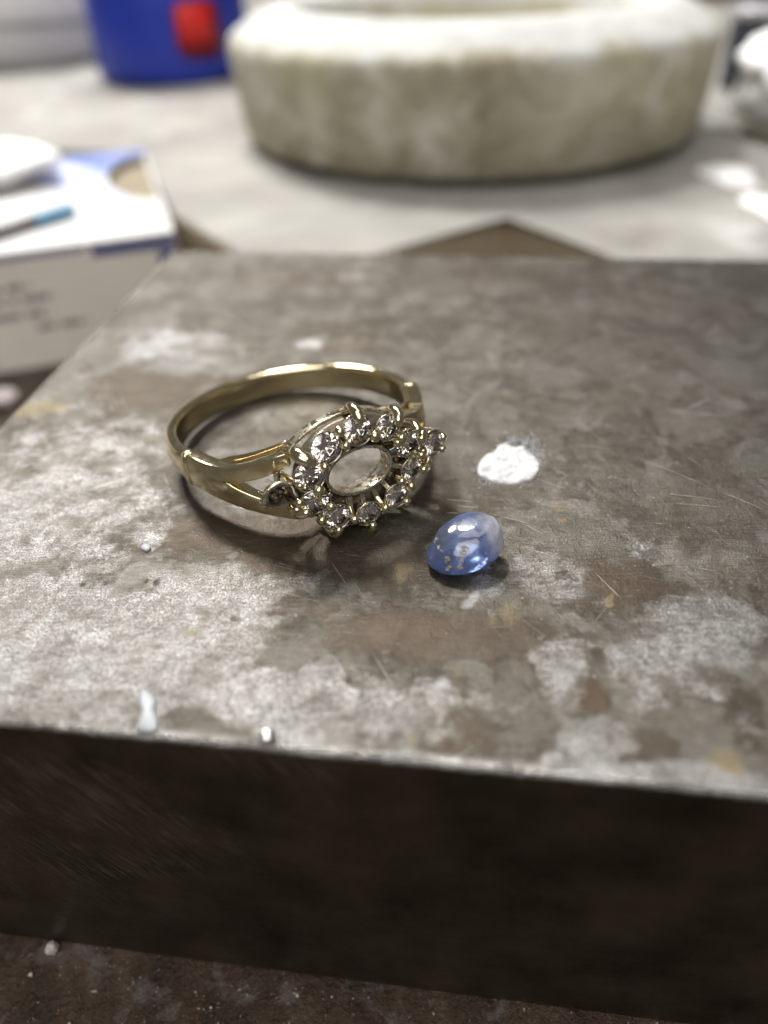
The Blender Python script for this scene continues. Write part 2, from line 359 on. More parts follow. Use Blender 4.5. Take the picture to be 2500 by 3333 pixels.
# ------------------------------------------------------------ bench and slab
ZB, ZS = -BT-0.006, -1.1
t = NT('dark_bench_wood')
v = t.mapv((3.5, 1.3, 1), (0, 0, R(-9)))
g = t.noise(1.0, 6, 0.6, vec=v, dist=0.6)
c = t.ramp(g, (0.25, (0.014, 0.009, 0.006)), (0.5, (0.050, 0.027, 0.014)), (0.75, (0.10, 0.066, 0.044)))
c = t.mix(t.ramp(t.noise(3.2, 5, 0.65), (0.54, 0.0), (0.68, 0.7)), c, (0.15, 0.13, 0.125))
c = t.mix(t.ramp(t.noise(26, 3), (0.66, 0.0), (0.74, 1.0)), c, (0.42, 0.40, 0.38))
t.pbr(Base_Color=c, Roughness=t.ramp(t.noise(5, 4), (0.3, 0.25), (0.7, 0.6)), Normal=t.bump(t.math('ADD', g, t.math('MULTIPLY', t.noise(12, 5, 0.7), 0.8)), 0.9, 0.08))
M_BENCH = t.m
n = 220
xs = np.concatenate([np.linspace(-60, -8, 20)[:-1], np.linspace(-8, 8, n), np.linspace(8, 60, 20)[1:]])
ys = np.concatenate([np.linspace(-14, 5, n), np.linspace(5, 120, 30)[1:]])
XX, YY = np.meshgrid(xs, ys, indexing='ij')
ZZ = ZB-0.02+(fbm(XX*3.0, YY*0.6, 5, 2)-0.5)*0.10+(fbm(XX*9, YY*7, 4, 12)-0.5)*0.05
ZZ = np.minimum(ZZ, ZB)
idx = np.arange(XX.size).reshape(XX.shape)
me = bpy.data.meshes.new('bench_floor')
me.from_pydata(np.stack([XX, YY, ZZ], -1).reshape(-1, 3).tolist(), [], np.stack([idx[:-1, :-1], idx[1:, :-1], idx[1:, 1:], idx[:-1, 1:]], -1).reshape(-1, 4).tolist())
tag(obj('bench_surface', me, M_BENCH), kind='structure')

t = NT('dusty_pale_slab')
f1 = t.noise(0.28, 5, 0.6, dist=0.5); f2 = t.noise(1.1, 5, 0.6)
c = t.ramp(f1, (0.25, (0.14, 0.13, 0.115)), (0.46, (0.275, 0.262, 0.24)), (0.72, (0.40, 0.385, 0.35)))
c = t.mix(t.ramp(f2, (0.5, 0.0), (0.68, 0.7)), c, (0.28, 0.27, 0.25))
c = t.mix(t.ramp(t.noise(0.6, 4), (0.6, 0.0), (0.70, 0.45)), c, (0.72, 0.71, 0.69))
geo = t.n('NewGeometry').outputs['Normal']; nz = t.n('SeparateXYZ', {0: geo}).outputs[2]
edgec = t.mix(t.noise(0.9, 4), (0.34, 0.26, 0.18), (0.50, 0.43, 0.30))
c = t.mix(t.ramp(nz, (0.3, 1.0), (0.7, 0.0)), c, edgec)
t.pbr(Base_Color=c, Roughness=0.75, Normal=t.bump(t.noise(6, 5), 0.3, 0.05))
M_SLAB = t.m
def prism(bm, pts, z0, z1, bev=0.0):
    lo = [bm.verts.new((p[0], p[1], z0)) for p in pts]; hi = [bm.verts.new((p[0], p[1], z1)) for p in pts]
    k = len(pts)
    for i in range(k): bm.faces.new((lo[i], lo[(i+1) % k], hi[(i+1) % k], hi[i]))
    bm.faces.new(lo[::-1]); ft = bm.faces.new(hi)
    if bev: bmesh.ops.bevel(bm, geom=list(ft.edges), offset=bev, segments=3, affect='EDGES', profile=0.5)
bm = bmesh.new()
fp = [at(*q, ZS) for q in ((560, 690), (850, 862), (1090, 870), (1650, 698), (2110, 880), (2700, 900))]
pts = [(p.x, p.y) for p in fp]+[(40, 9.0), (60, 95), (-60, 95), (-60, 30), (-14, 22.6), (-5.6, 20.6)]
prism(bm, pts, ZB+0.002, ZS, 0.12)
tag(obj('pale_work_slab', bm, M_SLAB, smooth=False), 'dusty pale work slab with a notched front edge, beneath the round dish and blue tub', 'slab')

# dried splashes on the slab
M_WHITE = simple('chalk_white', (0.86, 0.85, 0.84), 0.6, 0.04, 3, bump=0.3)
for (x, y, rx, ry, lab) in ((2375, 572, 80, 34, 'oval flat white splash on the pale slab right of the round dish'), (2495, 672, 62, 38, 'white splash on the pale slab at the far right, nearer than the oval one'),
                       (2290, 385, 34, 26, 'small faint white splash on the slab close beside the dish wall')):
    c_ = at(x, y, ZS); k = pxcm(c_); sn = (CAMH-ZS)/(c_-Vector((0, 0, CAMH))).length
    bm = bmesh.new()
    for v_ in sph(bm, (0, 0, 0), 1, 28):
        a_ = math.atan2(v_.co.y, v_.co.x); rr = 1+0.12*math.sin(3*a_+x)+0.08*math.sin(5*a_+y)
        v_.co = Vector((v_.co.x*rr*rx/k, v_.co.y*rr*ry/(k*sn), max(v_.co.z, -0.1)*0.09))
    o = obj('white_splash', bm, M_WHITE); o.location = c_; tag(o, lab, 'splash', 'white splashes on the pale slab')

# ------------------------------------------------------------ round dish
t = NT('plaster_dish')
geo = t.n('NewGeometry').outputs['Normal']; nz = t.n('SeparateXYZ', {0: geo}).outputs[2]
sx = t.n('SeparateXYZ', {0: t.P}).outputs[2]
f1 = t.noise(0.8, 5, 0.6, vec=t.mapv((1.1, 1.1, 1.3)), dist=0.5); f2 = t.noise(1.5, 5, 0.6, vec=t.mapv((1.2, 1.2, 1.0)))
c = t.ramp(f1, (0.28, (0.25, 0.215, 0.14)), (0.48, (0.38, 0.355, 0.26)), (0.66, (0.58, 0.56, 0.48)))
c = t.mix(t.ramp(f2, (0.58, 0.0), (0.72, 0.8)), c, (0.68, 0.67, 0.60))
c = t.mix(t.ramp(t.noise(0.35, 3), (0.5, 0.0), (0.66, 0.4)), c, (0.44, 0.41, 0.24))
dust_light = t.ramp(t.math('ADD', sx, t.math('MULTIPLY', t.noise(0.9, 4), 1.0)), (2.25/4, 0.0), (2.65/4, 1.0))
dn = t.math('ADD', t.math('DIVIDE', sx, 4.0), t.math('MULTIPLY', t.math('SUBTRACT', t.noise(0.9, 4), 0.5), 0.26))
dust_light = t.ramp(dn, (0.57, 0.0), (0.64, 1.0))  # rim whitened with height: overhead light put into the colour along with dust
c = t.mix(dust_light, c, t.mix(t.noise(1.6, 4), (0.36, 0.36, 0.34), (0.74, 0.74, 0.72)))
t.pbr(Base_Color=c, Roughness=0.8, Normal=t.bump(t.noise(4, 5), 0.4, 0.08))
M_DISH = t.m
def lathe(bm, prof, seg=96, warp=0.0, sd=0):
    rings = []
    for (r, z) in prof:
        rings.append([((r*(1+warp*math.sin(3*a+sd))+0.02*warp*math.sin(11*a))*math.cos(a), r*(1+warp*math.sin(3*a+sd))*math.sin(a), z) for a in [6.2831853*i/seg for i in range(seg)]])
    vs = [[bm.verts.new(p) for p in rg] for rg in rings]
    for a, b in zip(vs[:-1], vs[1:]):
        for i in range(seg): bm.faces.new((a[i], a[(i+1) % seg], b[(i+1) % seg], b[i]))
    bm.faces.new(vs[0][::-1]); bm.faces.new(vs[-1])
bm = bmesh.new()
lathe(bm, [(5.3, 0.0), (5.3, 0.17), (5.85, 0.18), (6.0, 0.32), (6.12, 1.2), (6.2, 2.1), (6.17, 2.3), (6.08, 2.42), (5.85, 2.55), (5.45, 2.78), (5.0, 2.94), (4.6, 2.92), (4.4, 2.6), (4.4, 1.6), (3.5, 1.45), (0.3, 1.42)], 128, 0.004)
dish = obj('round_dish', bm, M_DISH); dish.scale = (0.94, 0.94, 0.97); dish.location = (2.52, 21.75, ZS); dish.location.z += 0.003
tag(dish, 'large round pale plaster dish with dusty rim whitened as if lit from above behind the block', 'dish')

# ------------------------------------------------------------ blue tub with red square label, white lidded jar
M_BLUE = simple('blue_plastic', (0.012, 0.035, 0.36), 0.42, 0.1, 1.0)
M_RED = simple('red_print', (0.66, 0.018, 0.012), 0.4, 0.08, 1.0)
M_DRED = simple('dark_red_print', (0.16, 0.008, 0.03), 0.5, 0.08, 1.0)
M_WPLA = simple('white_plastic', (0.80, 0.79, 0.78), 0.4, 0.04, 0.8)
M_LPLA = simple('frosted_plastic', (0.58, 0.57, 0.57), 0.45, 0.05, 0.8)
tub = empty('blue_tub', (-6.95, 32.3, ZS+0.003))
bm = bmesh.new(); lathe(bm, [(2.5, 0), (2.7, 0.12), (2.75, 0.4), (2.75, 3.05), (2.7, 3.15), (0.2, 3.17)], 96); obj('body', bm, M_BLUE, tub)
bm = bmesh.new(); lathe(bm, [(2.82, 3.18), (2.88, 3.24), (2.88, 3.7), (2.75, 3.8), (0.2, 3.82)], 96); obj('lid', bm, M_LPLA, tub)
def label_patch(name, a0, a1, z0, z1, r, mat, par, chamf=0):
    bm = bmesh.new(); rings = []
    for k in range(15):
        a = a0+(a1-a0)*k/14; zz0, zz1 = z0, z1
        e = min(k, 14-k)/14*(a1-a0)*r
        if e < chamf: zz0 += (chamf-e); zz1 -= (chamf-e)
        rings.append([(r*math.cos(a), r*math.sin(a), zz0), (r*math.cos(a), r*math.sin(a), zz1), ((r+.02)*math.cos(a), (r+.02)*math.sin(a), zz1), ((r+.02)*math.cos(a), (r+.02)*math.sin(a), zz0)])
    loft(bm, rings); return obj(name, bm, mat, par)
a0 = math.atan2(-32.6, 7.2-0.2)
lp = label_patch('label', a0+0.04, a0+0.66, 0.75, 2.45, 2.745, M_DRED, tub, 0.3)
label_patch('label_square', a0+0.10, a0+0.52, 1.15, 2.35, 2.76, M_RED, lp, 0.1)
tag(tub, 'blue round tub with a red square label standing left of the dish', 'tub')
jar = empty('white_jar', (-14.6, 39.0, ZS+0.003))
bm = bmesh.new(); lathe(bm, [(4.1, 0), (4.3, 0.2), (4.35, 1.3), (4.3, 1.55), (0.2, 1.56)], 96); obj('body', bm, M_LPLA, jar)
bm = bmesh.new(); lathe(bm, [(4.5, 1.58), (4.62, 1.65), (4.62, 3.0), (4.45, 3.2), (0.2, 3.25)], 96); obj('lid', bm, M_WPLA, jar)
tag(jar, 'wide white lidded jar at the far left beside the blue tub', 'jar')

# ------------------------------------------------------------ right edge: crumpled white cotton, dark box, brown case
M_COT = simple('white_cotton', (0.9, 0.9, 0.9), 0.95, 0.02, 2, bump=0.8, bscale=3)
def lump(name, mat, r, sc, seed, oct=3, amp=0.35, fr=1.6):
    bm = bmesh.new(); bmesh.ops.create_icosphere(bm, subdivisions=5, radius=1)
    for v_ in bm.verts:
        p = v_.co*fr; q = np.array([p.x, p.y, p.z])
        f = float(fbm(np.array(q[0]+q[2]*0.7+seed), np.array(q[1]-q[2]*0.5+seed), oct))
        g_ = float(fbm(np.array(q[2]*1.1-q[0]*.4+seed*2), np.array(q[1]*.9+seed), oct))
        v_.co = Vector((v_.co.x*sc[0], v_.co.y*sc[1], v_.co.z*sc[2]))*r*(1-amp+amp*2*(abs(f-0.5)+g_*0.7))
    z0 = min(v_.co.z for v_ in bm.verts)
    for v_ in bm.verts: v_.co.z -= z0
    return obj(name, bm, mat)
c_ = at(2560, 440, ZS)
cot = lump('cotton_wad', M_COT, 1.2, (1.15, 1, 0.82), 4, amp=0.42); cot.location = (c_.x, c_.y, ZS+0.22)
tag(cot, 'bright white cotton wad at the right edge beyond the dish', 'cotton')
M_GLASSD = simple('dusty_stoneware', (0.40, 0.38, 0.32), 0.6, 0.2, 1.2)
cup = empty('low_stone_cup', (c_.x, c_.y, ZS+0.003))
bm = bmesh.new(); lathe(bm, [(0.9, 0), (1.0, 0.1), (1.2, 0.32), (1.18, 0.36), (1.1, 0.32), (1.0, 0.2), (0.2, 0.2)], 64); obj('bowl', bm, M_GLASSD, cup)
tag(cup, 'low dusty stone cup holding the white cotton wad', 'cup')
M_DARK = simple('dark_navy_plastic', (0.018, 0.022, 0.035), 0.5)
M_SILV = simple('grey_metal_cap', (0.45, 0.44, 0.47), 0.4, metallic=0.4)
c_ = at(2440, 287, ZS)
bx = empty('dark_bottle', (c_.x, c_.y, ZS+0.003))
bm = bmesh.new(); lathe(bm, [(.85, 0), (.9, 0.1), (.9, 1.6), (.8, 1.75), (0.2, 1.77)], 48); obj('body', bm, M_DARK, bx)
bm = bmesh.new(); lathe(bm, [(.86, 1.78), (.95, 1.82), (.95, 2.05), (.86, 2.1), (0.2, 2.12)], 48); obj('cap', bm, M_SILV, bx)
tag(bx, 'short dark bottle with a grey cap behind the white cotton wad', 'bottle')
M_BRN = simple('brown_leather_case', (0.045, 0.022, 0.010), 0.5, 0.3)
bm = bmesh.new(); prism(bm, [(-6.5, -2), (6.5, -2), (6.5, 2), (-6.5, 2)], 0, 3.6, 0.25)
cs = obj('brown_case', bm, M_BRN, smooth=False); q = at(2330, 22, ZS); cs.location = (q.x+5.6, q.y+2.2, ZS+0.003); cs.rotation_euler.z = R(-20)
tag(cs, 'dark brown case in the far upper right corner', 'case')

# ------------------------------------------------------------ carton at the left
M_CW = simple('carton_white', (0.66, 0.65, 0.64), 0.45, 0.03, 1.0)
M_CG = simple('carton_front_grey', (0.86, 0.80, 0.73), 0.55, 0.06, 0.8)
M_CB = simple('carton_blue_print', (0.20, 0.27, 0.62), 0.4, 0.08, 0.6)
M_CLB = simple('carton_pale_blue_print', (0.56, 0.60, 0.80), 0.4, 0.05, 0.6)
M_CDB = simple('carton_navy_print', (0.10, 0.11, 0.27), 0.45, 0.05, 0.8)
M_KR = simple('kraft_board_inside', (0.27, 0.225, 0.155), 0.8, 0.08, 1.0)
M_INK = simple('faded_grey_ink', (0.27, 0.25, 0.235), 0.6, 0.05, 1.0)
ZT = -0.8
Pfr = at(566, 752, ZT)
cyaw = R(17)
CX = Vector((math.cos(cyaw), math.sin(cyaw), 0)); CY = Vector((-math.sin(cyaw), math.cos(cyaw), 0))
mat = Matrix(((CX.x, CY.x, 0, Pfr.x), (CX.y, CY.y, 0, Pfr.y), (0, 0, 1, ZB), (0, 0, 0, 1)))
cart = empty('carton', mat=mat)
CH = ZT-ZB; CL, CWd = 6.3, 10.0
# side walls: open box in board, local x from -CWd to 0, y from 0 to CL
def boxm(x0, x1, y0, y1, z0, z1, bev=0.0):
    bm = bmesh.new(); prism(bm, [(x0, y0), (x1, y0), (x1, y1), (x0, y1)], z0, z1)
    if bev: bmesh.ops.bevel(bm, geom=list(bm.edges), offset=bev, segments=2, affect='EDGES', profile=0.5)
    return bm
obj('front_panel', boxm(-CWd, 0, 0, 0.06, 0.0, CH-0.062), M_CG, cart, False)
obj('side_panel', boxm(-0.06, 0, 0.062, CL, 0.0, CH-0.062), M_CW, cart, False)
obj('inner_flap', boxm(-CWd, -0.062, 0.062, CL, CH-0.26, CH-0.2), M_KR, cart, False)
# lid with a half-round thumb notch on the right-hand side
ny, nr = 4.0, 1.65
pts = [(0, 0), (0, ny-nr*1.15)]+[(-0.95*math.sin(math.pi*k/20), ny-nr*1.15*math.cos(math.pi*k/20)) for k in range(1, 20)]+[(0, ny+nr*1.15), (0, CL), (-CWd, CL), (-CWd, 0)]
bm = bmesh.new(); prism(bm, pts, CH-0.06, CH); lid = obj('lid_panel', bm, M_CW, cart, False)
def print_poly(pts, mat, z=CH+0.004, name='print'):
    bm = bmesh.new(); prism(bm, pts, z-0.003, z+0.001); return obj(name, bm, mat, lid, False)
arc = [(-0.97*math.sin(math.pi*k/20), ny-nr*1.15*math.cos(math.pi*k/20)) for k in range(0, 21)]
print_poly([(-0.02, CL-0.02), (-0.02, ny+nr*1.15)]+[(x-0.02, y) for x, y in arc[::-1][1:10]]+[(-1.25, 4.9), (-1.9, CL-.02)], M_CB)
print_poly([(-1.92, CL-0.02), (-1.27, 4.88)]+[(x-0.02, y) for x, y in arc[::-1][11:17]]+[(-0.75, 2.3), (-1.5, 2.9), (-2.6, 4.6), (-3.6, CL-.02)], M_CLB)
# blue border on the front face, faded text rows
def fpanel(x0, x1, z0, z1, mat, name='print'):
    bm = boxm(x0, x1, -0.004, -0.001, z0, z1); return obj(name, bm, mat, bpy.data.objects['front_panel'], False)
fpanel(-1.4, -0.02, CH-0.26, CH-0.07, M_CDB); fpanel(-0.34, -0.02, CH-0.62, CH-0.302, M_CDB)
fpanel(-CWd, -1.5, CH-0.13, CH-0.07, M_CDB)
rnd = random.Random(3)
for row, (x0, x1, z) in enumerate(((-3.6, -2.5, CH-.58), (-3.6, -2.15, CH-.80), (-3.6, -2.3, CH-1.07), (-2.6, -1.72, CH-1.32), (-1.6, -1.1, CH-0.5), (-1.6, -1.1, CH-0.85), (-0.8, -.4, CH-.7))):
    x = x0
    while x < x1:
        wd = rnd.uniform(0.12, 0.5); fpanel(x, min(x+wd, x1), z-0.05, z+0.05, M_INK if row < 4 else M_CG, 'faded_text'); x += wd+0.09
tag(cart, 'blue and white printed carton with a half-round thumb notch, left of the block', 'carton')
# white tissue and a blue-tipped stick lying on the carton
tis = lump('crumpled_tissue', M_WHITE, 1.0, (1.5, 1.1, 0.34), 9, amp=0.35); q = at(10, 610, ZT); tis.location = (q.x-.5, q.y+.3, ZT+0.006)
tag(tis, 'bright white crumpled tissue lying on the left carton', 'tissue')
M_CYAN = simple('sky_blue_plastic', (0.15, 0.34, 0.50), 0.35); M_GRY = simple('grey_brown_plastic', (0.16, 0.14, 0.14), 0.5)
stk = empty('blue_tipped_stick', (0, 0, 0))
A, B = at(-80, 778, ZT+0.12), at(225, 684, ZT+0.12); Mid = A.lerp(B, 0.6)
bm = bmesh.new(); tube(bm, [A, Mid], 0.10, tip=False); obj('shaft', bm, M_GRY, stk)
bm = bmesh.new(); tube(bm, [Mid, B], 0.12); obj('tip', bm, M_CYAN, stk)
tag(stk, 'grey stick with a sky blue tip lying on the carton before the tissue', 'stick')

# things in the gap at the left of the block
M_GRAIN0 = simple('pinkish_scrap', (0.55, 0.48, 0.46), 0.7, 0.2, 5, bump=0.5)
q = at(2, 1300, ZB+.1)
pb = lump('white_scrap', M_GRAIN0, 0.2, (1.3, 1, 0.6), 21, amp=0.5); pb.location = (q.x, q.y, ZB); tag(pb, 'pinkish white crumb in the gap between carton and block', 'crumb')

# ------------------------------------------------------------ white powder mounds on the block
M_POW = simple('white_flux_powder', (0.58, 0.58, 0.59), 0.95, 0.28, 16, bump=1.0, bscale=22)
t = NT('clear_crystal_crust')
t.pbr(Base_Color=(0.86, 0.88, 0.88), Roughness=t.ramp(t.noise(30, 3), (0.3, 0.1), (0.7, 0.5)), Transmission_Weight=0.75, IOR=1.45, Normal=t.bump(t.noise(28, 4), 0.7, 0.03))
M_CRY = t.m
def mound(name, out_px, mat, h, power=0.5, seed=1, rough=0.15, fine=14.0, parent=None, z=0.004):
    P = [at(x, y) for x, y in out_px]; c = sum(P, Vector())/len(P)
    # resample the outline finely
    n = 72; L = [0]
    for i in range(len(P)): L.append(L[-1]+(P[(i+1) % len(P)]-P[i]).length)
    pts = []
    for k in range(n):
        s = L[-1]*k/n; i = max(j for j in range(len(P)) if L[j] <= s)
        f = (s-L[i])/(L[i+1]-L[i]); p0, p1, p2, p3 = P[i-1], P[i], P[(i+1) % len(P)], P[(i+2) % len(P)]
        pts.append(0.5*((2*p1)+(p2-p0)*f+(2*p0-5*p1+4*p2-p3)*f*f+(3*p1-p0-3*p2+p3)*f**3))
    bm = bmesh.new(); rings = []; m_ = 16
    for j in range(m_+1):
        f = 1-j/m_*0.97; ring = []
        for k, p in enumerate(pts):
            q_ = (p-c)*f
            nz_ = float(fbm(np.array(q_.x*fine+seed), np.array(q_.y*fine+seed*3), 4))
            hh = h*(1-f**2.4)**power*(1+rough*4*(nz_-0.5)) if j else -0.01
            ring.append(Vector((q_.x, q_.y, hh)))
        rings.append(ring)
    loft(bm, rings); o = obj(name, bm, mat, parent); o.location = c+Vector((0, 0, z)) if parent is None else Vector((0, 0, 0))
    if parent is not None: o.location = c-parent.location+Vector((0, 0, z))
    return o
flux = mound('flux_mound', [(1556,1511),(1577,1486),(1608,1475),(1623,1453),(1647,1444),(1664,1455),(1685,1461),(1703,1453),(1722,1473),(1751,1500),(1760,1521),(1749,1548),(1731,1567),(1693,1577),(1650,1582),(1606,1575),(1577,1561),(1556,1550),(1551,1534)], M_POW, 0.036, 0.45, 2, 0.42, 13)
tag(flux, 'bright white dried flux mound on the steel right of the ring', 'flux spot')
bm = bmesh.new(); cr = random.Random(8); cc = at(1655, 1520)
for k in range(300):
    f = cr.random(); a_ = cr.gauss(0, 1); b_ = cr.gauss(0, 1)
    x, y = (1690+26*a_, 1446+11*b_) if k < 130 else ((1735+16*a_, 1470+13*b_) if k < 210 else (1655+cr.choice((-1, 1))*cr.uniform(60, 108)*math.cos(f*1.2), 1522+58*math.sin(f*3.1-0.3)+4*b_))
    p = at(x, y)-cc; r_ = cr.uniform(1.6, 5.2 if k < 210 else 2.6)/pxcm(cc)
    vs = bmesh.ops.create_icosphere(bm, subdivisions=1, radius=r_, matrix=Matrix.Translation(p+Vector((0, 0, r_*0.6+(0.02*cr.random() if k < 130 else 0)))))['verts']
    for v2 in vs: v2.co += Vector((cr.uniform(-1, 1), cr.uniform(-1, 1), cr.uniform(-1, 1)))*r_*0.4
o = obj('crystal_grains', bm, M_CRY, flux, smooth=False); o.location = cc-flux.location+Vector((0, 0, 0.004)); o['kind'] = 'stuff'
t = NT('dried_glue'); t.pbr(Base_Color=(0.36, 0.38, 0.40), Roughness=0.45, Subsurface_Weight=0.3, Subsurface_Radius=(0.05, 0.05, 0.06), Normal=t.bump(t.noise(9, 3), 0.3, 0.03)); M_GLUE = t.m
g1 = mound('glue_drip', [(467,2242),(455,2262),(453,2290),(461,2320),(458,2350),(446,2378),(480,2388),(512,2382),(517,2350),(508,2315),(511,2285),(497,2258)], M_GLUE, 0.022, 0.5, 4, 0.05)
tag(g1, 'translucent bluish white drip running towards the front edge of the block', 'drip')
g2 = mound('glue_drip', [(458,1788),(466,1776),(482,1774),(493,1782),(490,1793),(474,1798)], M_GLUE, 0.022, 0.4, 6, 0.02)
tag(g2, 'tiny oval white droplet alone on the block left of the ring shadow', 'drip')
M_BEAD = simple('shiny_solder', (0.95, 0.94, 0.92), 0.3, 0.03, 3, metallic=1.0)
bm = bmesh.new(); sph(bm, (0, 0, 0), 1, 24, (1, 1, 0.75)); q = at(872, 2405)
bd = obj('solder_bead', bm, M_BEAD); bd.scale = (0.045,)*3; bd.location = q+Vector((0, 0, 0.026)); tag(bd, 'small shiny solder bead gleaming at the front edge of the block', 'bead')
bm = bmesh.new(); sph(bm, (0, 0, 0), 1, 16, (1.2, .8, .6)); q = at(1925, 1690)
# loose crumbs scattered over the block and the wood in front
M_GRAIN = simple('pale_grit', (0.46, 0.42, 0.35), 0.4, 0.3, 6)
bm.free(); bm = bmesh.new()
gr = random.Random(11)
spots = [(1618,1437),(1604,1468),(1772,1450),(1746,1443),(1790,1481),(1768,1496),(1543,1562),(1523,1413),(1728,1405),(964,2007),(1425,2337),(1935,2205),(1228,2470),(935,2478),(1560,1590),(1695,1589),(1700,1950),(1870,1745),(1866,1796),(2128,1843)]
for i in range(230):
    spots.append((gr.uniform(20, 2480), gr.uniform(1350, 2520)))
for i, (x, y) in enumerate(spots):
    q = at(x, y); u_, v_ = blk(q)
    if v_ > BD-0.1 or u_ < 0.1: continue
    r_ = (gr.uniform(2.2, 4.2) if i < 20 else gr.uniform(0.7, 2.2))/pxcm(q)
    vs = bmesh.ops.create_icosphere(bm, subdivisions=1, radius=r_, matrix=Matrix.Translation(q+Vector((0, 0, r_*0.6+0.003))))['verts']
    for v2 in vs: v2.co += Vector((gr.uniform(-1, 1), gr.uniform(-1, 1), gr.uniform(-1, 1)))*r_*0.3
for i in range(80):
    x, y = gr.uniform(0, 1800), gr.uniform(3050, 3420); q = at(x, y, ZB)
    if blk(q)[1] < BD+0.05: continue
    r_ = (gr.uniform(1.0, 2.6) if gr.random() < .85 else gr.uniform(3, 8))/pxcm(q)
    vs = bmesh.ops.create_icosphere(bm, subdivisions=1, radius=r_, matrix=Matrix.Translation(q+Vector((0, 0, 0.0))))['verts']
    for v2 in vs: v2.co += Vector((gr.uniform(-1, 1), gr.uniform(-1, 1), gr.uniform(-1, 1)))*r_*0.3
tag(obj('grit', bm, M_GRAIN, smooth=False), 'pale grit and filings scattered over the block and the wood', 'grit', kind='stuff')
q = at(172, 3092, ZB+0.03)
pb = lump('wax_crumb', M_GRAIN0, 0.045, (1, 1, 1.2), 33, amp=0.35); pb.location = (q.x, q.y, ZB); tag(pb, 'greyish white wax crumb on the wood at the foot of the block', 'crumb')

# ------------------------------------------------------------ loose sapphire
t = NT('sapphire')
cl = t.noise(3.2, 3, 0.5, vec=t.mapv((1, 1, 1), (0, 0, 0), (2.2, .7, 0)))
colr = t.mix(t.ramp(cl, (0.38, 0.0), (0.62, 1.0)), (0.18, 0.30, 0.74), (0.66, 0.74, 0.90))
pr = t.pbr(Base_Color=colr, Roughness=0.12, IOR=1.7, Transmission_Weight=0.95, Specular_IOR_Level=0.6, Normal=t.bump(t.noise(7, 3), 0.12, 0.02))
df = t.n('BsdfPrincipled', {'Base Color': (0.11, 0.17, 0.42, 1), 'Roughness': 0.25, 'Coat Weight': 0.15})
dust_light = t.ramp(t.noise(16, 5, 0.7), (0.60, 0.0), (0.70, 0.35))
dd = t.n('BsdfDiffuse', {'Color': (0.55, 0.54, 0.56, 1)})
m1 = t.n('MixShader', {0: t.ramp(t.noise(4.5, 3), (0.38, 0.04), (0.62, 0.36)), 1: pr.outputs[0], 2: df.outputs[0]})
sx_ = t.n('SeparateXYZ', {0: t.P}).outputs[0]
fr = t.ramp(t.math('ADD', sx_, t.math('MULTIPLY', t.noise(6, 4, 0.6), 0.30)), (0.24, 0.0), (0.36, 0.55))  # whiter right side: a soft reflection painted into the stone's colour
dust_light = t.math('MAXIMUM', dust_light, fr)
m2 = t.n('MixShader', {0: dust_light, 1: m1.outputs[0], 2: dd.outputs[0]})
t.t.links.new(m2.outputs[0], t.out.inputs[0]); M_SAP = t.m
sap = empty('loose_gemstone', at(1512, 1826))
bm = bmesh.new(); rings = []; NS = 12
prof = [(0.52, -0.085), (0.80, -0.055), (0.985, -0.012), (1.0, 0.006), (0.96, 0.035), (0.84, 0.100), (0.58, 0.148), (0.30, 0.162)]
for j, (s_, z_) in enumerate(prof):
    ring = []
    for k in range(NS):
        a = 2*math.pi*(k+0.5*(j % 2 if j > 4 else 0))/NS
        ex = 0.27*s_*math.cos(a); ey = 0.212*s_*math.sin(a)
        off = max(z_, 0)*Vector((0.42, 0.30, 0))
        ring.append(Vector((ex, ey, z_))+off)
    rings.append(ring)
loft(bm, rings)
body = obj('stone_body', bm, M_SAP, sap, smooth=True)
ca = body.data.attributes.new('crease_edge', 'FLOAT', 'EDGE'); ca.data.foreach_set('value', [1.0 if all(abs(body.data.vertices[v_].co.z-0.006) < 0.004 for v_ in e_.vertices) else 0.42 for e_ in body.data.edges])
sd = body.modifiers.new('s', 'SUBSURF'); sd.levels = 1; sd.render_levels = 2
qz = Quaternion((0, 0, 1), R(20)); qt = Quaternion((math.cos(R(-60)), math.sin(R(-60)), 0), R(9))
sap.rotation_mode = 'QUATERNION'; sap.rotation_quaternion = qt @ qz
sap.location.z = 0.105
M_DIRT = simple('tan_dirt', (0.32, 0.27, 0.20), 0.9, 0.25, 30, bump=0.5, bscale=60)
M_DIRT2 = simple('grey_dirt', (0.30, 0.28, 0.27), 0.9, 0.25, 30, bump=0.5, bscale=60)
tag(sap, 'loose oval blue gemstone with specks of dirt, lying by the ring', 'gemstone')
bpy.context.view_layer.update()
SPECKS = [(1459, 1822, 11, 0), (1463, 1840, 9, 0), (1458, 1851, 7, 0), (1515, 1783, 12, 1), (1508, 1798, 9, 1), (1501, 1818, 8, 1), (1500, 1846, 9, 0), (1430, 1780, 7, 1), (1438, 1796, 7, 1), (1422, 1752, 7, 1), (1415, 1764, 6, 1), (1606, 1722, 7, 1), (1612, 1738, 6, 1), (1600, 1712, 5, 1), (1510, 1692, 5, 1)]

